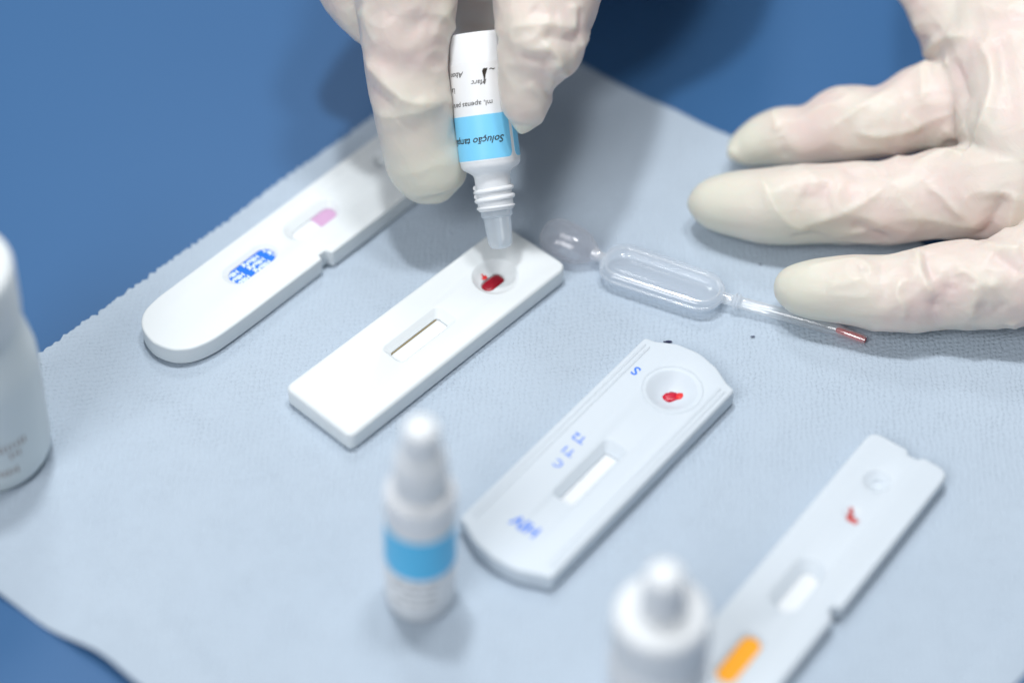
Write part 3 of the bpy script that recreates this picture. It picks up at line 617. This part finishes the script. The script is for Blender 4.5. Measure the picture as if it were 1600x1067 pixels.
palm = [F3(1640, 330, 20, 80), F3(1640, 240, 26, 130), F3(1625, 120, 30, 150), F3(1610, 0, 34, 165), F3(1610, -130, 38, 170), F3(1630, -300, 44, 160)]
palm2 = [F3(1760, 400, 20, 80), F3(1760, 250, 26, 130), F3(1750, 80, 32, 150), F3(1730, -60, 36, 160), F3(1680, -260, 42, 160)]
arm = [(135, 125, 44, 30), (140, 150, 46, 30), (146, 190, 48, 31), (152, 240, 52, 33), (160, 330, 60, 36)]
heel = [F3(1412, -60, 40, 3), F3(1425, -45, 40, 40), F3(1452, -12, 38, 46), F3(1500, 40, 33, 70), F3(1570, 90, 28, 90)]
FR = [([(1209, 170), (1211, 188), (1216, 208)], 1.0, .8), ([(1219, 212), (1224, 230), (1226, 248)], 1.4, -.5), ([(1137, 226), (1150, 246), (1172, 260)], .9, .6),
      ([(1395, 138), (1352, 163), (1318, 184), (1296, 202)], 1.3, .75), ([(1330, 205), (1370, 212), (1415, 205), (1440, 202)], 1.2, .7), ([(1412, 178), (1428, 192), (1440, 203)], 1.0, .6),
      ([(1436, 100), (1441, 125), (1440, 160)], 1.2, .7), ([(1447, 110), (1446, 88), (1458, 68), (1485, 60), (1520, 58)], 1.6, 1.7), ([(1455, 108), (1475, 104), (1484, 94)], 1.5, .8),
      ([(1525, 62), (1548, 95), (1551, 135), (1543, 180), (1524, 225)], 2.4, 2.3), ([(1490, 95), (1505, 130), (1515, 165)], 1.6, -.8), ([(1470, 200), (1495, 212), (1510, 195)], 1.6, .8),
      ([(1472, 222), (1500, 230), (1518, 228)], 2.0, -1.0), ([(1562, 60), (1566, 110), (1562, 170)], 3, -1.0), ([(1412, 25), (1430, 35), (1440, 60)], 1.6, .8), ([(1434, 62), (1450, 60), (1470, 40)], 2, -.8),
      ([(1187, 272), (1200, 300), (1220, 335), (1245, 357), (1268, 364)], 1.6, 1.0), ([(1230, 262), (1262, 270), (1285, 296)], 3, .8), ([(1250, 300), (1275, 310), (1300, 306)], 3.0, -.7),
      ([(1262, 352), (1310, 336), (1350, 316), (1378, 296)], 1.3, .75), ([(1328, 350), (1352, 358), (1376, 370), (1392, 380)], 1.2, -1.0), ([(1232, 372), (1268, 368), (1300, 378)], 1.5, -.7),
      ([(1440, 282), (1475, 310), (1505, 342)], 1.2, .7), ([(1390, 345), (1440, 340), (1500, 352), (1540, 350)], 1.6, .6), ([(1420, 262), (1455, 245), (1482, 236), (1505, 245)], 1.4, 1.0), ([(1310, 262), (1350, 275), (1400, 270)], 2, -.6),
      ([(1566, 300), (1560, 330), (1545, 362), (1530, 374)], 2.0, -2.2), ([(1590, 300), (1580, 335), (1568, 372)], 1.8, 1.2),
      ([(1242, 428), (1275, 414), (1320, 405), (1348, 408), (1359, 421), (1357, 434)], .9, .55), ([(1352, 432), (1325, 440), (1290, 444)], 1.2, .5), ([(1340, 420), (1352, 418), (1356, 424)], .8, -.5),
      ([(1433, 386), (1436, 410), (1445, 440), (1464, 466)], 1.2, 1.3), ([(1420, 412), (1428, 425), (1424, 446)], 1.1, .7), ([(1410, 432), (1402, 458), (1412, 480), (1408, 505)], 1.3, .9), ([(1446, 392), (1450, 420), (1460, 440)], 1.2, -.9),
      ([(1380, 400), (1376, 440), (1384, 480)], 2, -.4), ([(1486, 430), (1505, 424), (1520, 432), (1545, 446), (1570, 440)], 1.3, 1.0), ([(1520, 440), (1522, 470), (1514, 500)], 1.5, 1.0), ([(1485, 440), (1478, 470), (1490, 500)], 2, -.8),
      ([(1535, 376), (1552, 386), (1580, 390), (1600, 388)], 1.4, 1.1), ([(1550, 396), (1575, 412), (1598, 428)], 1.6, -.9), ([(1462, 468), (1458, 492), (1470, 516)], 1.4, -.8), ([(1524, 470), (1545, 492), (1575, 470)], 2, -.7), ([(1580, 500), (1590, 515), (1600, 517)], 1.3, 1.2)]
glove('gloved_hand', 'hand in cream latex glove resting flat on the paper with fingers beside the pipette',
      [(lowf, 1), (midf, 1), (topf, 1), (palm, .75), (palm2, .75), (arm, .8), (heel, 1), (fourth, 1)], FR,
      [(lowf[0][:3], 20), (midf[0][:3], 22), (topf[0][:3], 15)], .62, .52, 2)

# hand pinching the bottle
az = lambda y: 14+(388-y)*.1057
idx = [F3(684, 321, az(321)-4.5, 3), F3(683, 316, az(316)-4.5, 22), F3(679, 301, az(301)-4.5, 45), F3(674, 278, az(278)-4, 60), F3(666, 248, az(248)-3.4, 67), F3(655, 215, az(215)-2, 64), F3(645, 160, az(160), 64),
       F3(636, 100, az(100)+1, 68), F3(634, 55, az(55)+2, 71), F3(635, 0, az(0)+2, 80), F3(640, -70, az(-70)+2, 82), F3(655, -150, az(-150)+1, 88), F3(670, -260, az(-260)-8, 100)]
thb = [F3(814, 212, az(208)+5, 3), F3(815, 206, az(204)+5, 12), F3(818, 190, az(190)+5.2, 27), F3(821, 165, az(165)+6, 38), F3(823, 130, az(130)+6.5, 47), F3(831, 100, az(100)+7, 57), F3(843, 72, az(72)+7.5, 70),
       F3(848, 40, az(40)+7, 75), F3(853, 0, az(0)+5, 87), F3(862, -70, az(-70)+2, 96), F3(875, -150, az(-150)-4, 110), F3(880, -260, az(-260)-14, 130)]
mid = [F3(660, 92, 38, 20), F3(640, 68, 41, 44), F3(606, 30, 46, 58), F3(560, -28, 53, 66), F3(555, -90, 59, 66), F3(590, -180, 66, 74), F3(630, -260, 72, 90)]
rin = [F3(600, -5, 34, 30), F3(565, -35, 38, 55), F3(528, -66, 43, 58), F3(530, -120, 50, 60), F3(565, -200, 58, 74), F3(620, -280, 66, 90)]
plm = [F3(742, 62, 31, 26), F3(743, 30, 33, 52), F3(745, -25, 38, 75), F3(745, -70, 44, 95), F3(735, -140, 54, 130), F3(720, -220, 64, 170), F3(720, -330, 72, 190), F3(740, -450, 76, 170)]
web = [F3(700, -60, 50, 50), F3(750, -75, 50, 75), F3(810, -70, 52, 60)]
arm2 = [(8, 98, 70, 24), (22, 120, 64, 33), (30, 150, 50, 33), (38, 190, 39, 33), (50, 240, 36, 34), (66, 330, 38, 37)]
FL = [([(567, 90), (588, 113), (616, 142), (648, 160), (690, 157)], 2.0, 1.5), ([(581, 168), (604, 182), (640, 178), (676, 166), (703, 154)], 1.8, .8), ([(590, 190), (615, 200), (628, 190)], 2, .5),
      ([(572, 130), (596, 150), (620, 168)], 1.8, -.7), ([(690, 20), (703, 36), (709, 48)], 1.2, .9), ([(655, 15), (685, 22), (710, 14)], 1.8, .6), ([(672, 50), (690, 56), (703, 66)], 1.2, .6), ([(632, 96), (665, 106), (700, 104)], 2.5, -.4),
      ([(565, 10), (575, 45), (590, 75)], 1.8, .6), ([(600, 18), (640, 30), (665, 42)], 3.0, -.5),
      ([(798, 44), (828, 39), (862, 38), (892, 44)], 1.3, .95), ([(848, 60), (868, 60), (890, 64), (905, 70)], 1.7, -1.1), ([(848, 64), (862, 78), (872, 92), (876, 110)], 1.2, 1.4), ([(812, 88), (835, 93), (860, 92)], 1.7, -.9),
      ([(870, 92), (862, 118), (855, 145)], 1.2, .9), ([(826, 128), (834, 140), (850, 152), (856, 160)], 1.1, .7), ([(812, 76), (840, 78), (858, 84)], 1.8, .7), ([(897, 4), (899, 28), (893, 50)], 1.2, .9), ([(905, 10), (908, 45), (900, 60)], 1.4, -.7),
      ([(876, 110), (884, 116), (888, 112)], 1.2, .8), ([(830, 10), (850, 22), (875, 20)], 2.5, -.6), ([(905, 74), (916, 66), (922, 50)], 1.2, .9), ([(520, 20), (545, 40), (560, 70)], 2.2, .5)]
glove('gloved_hand', 'hand in cream latex glove pinching the upside down bottle between finger and thumb',
      [(idx, 1), (thb, 1), (mid, 1), (rin, 1), (plm, .85), (web, 1), (arm2, .9)], FL,
      [(idx[0][:3], 23), (thb[0][:3], 5)], None, .52, 5)
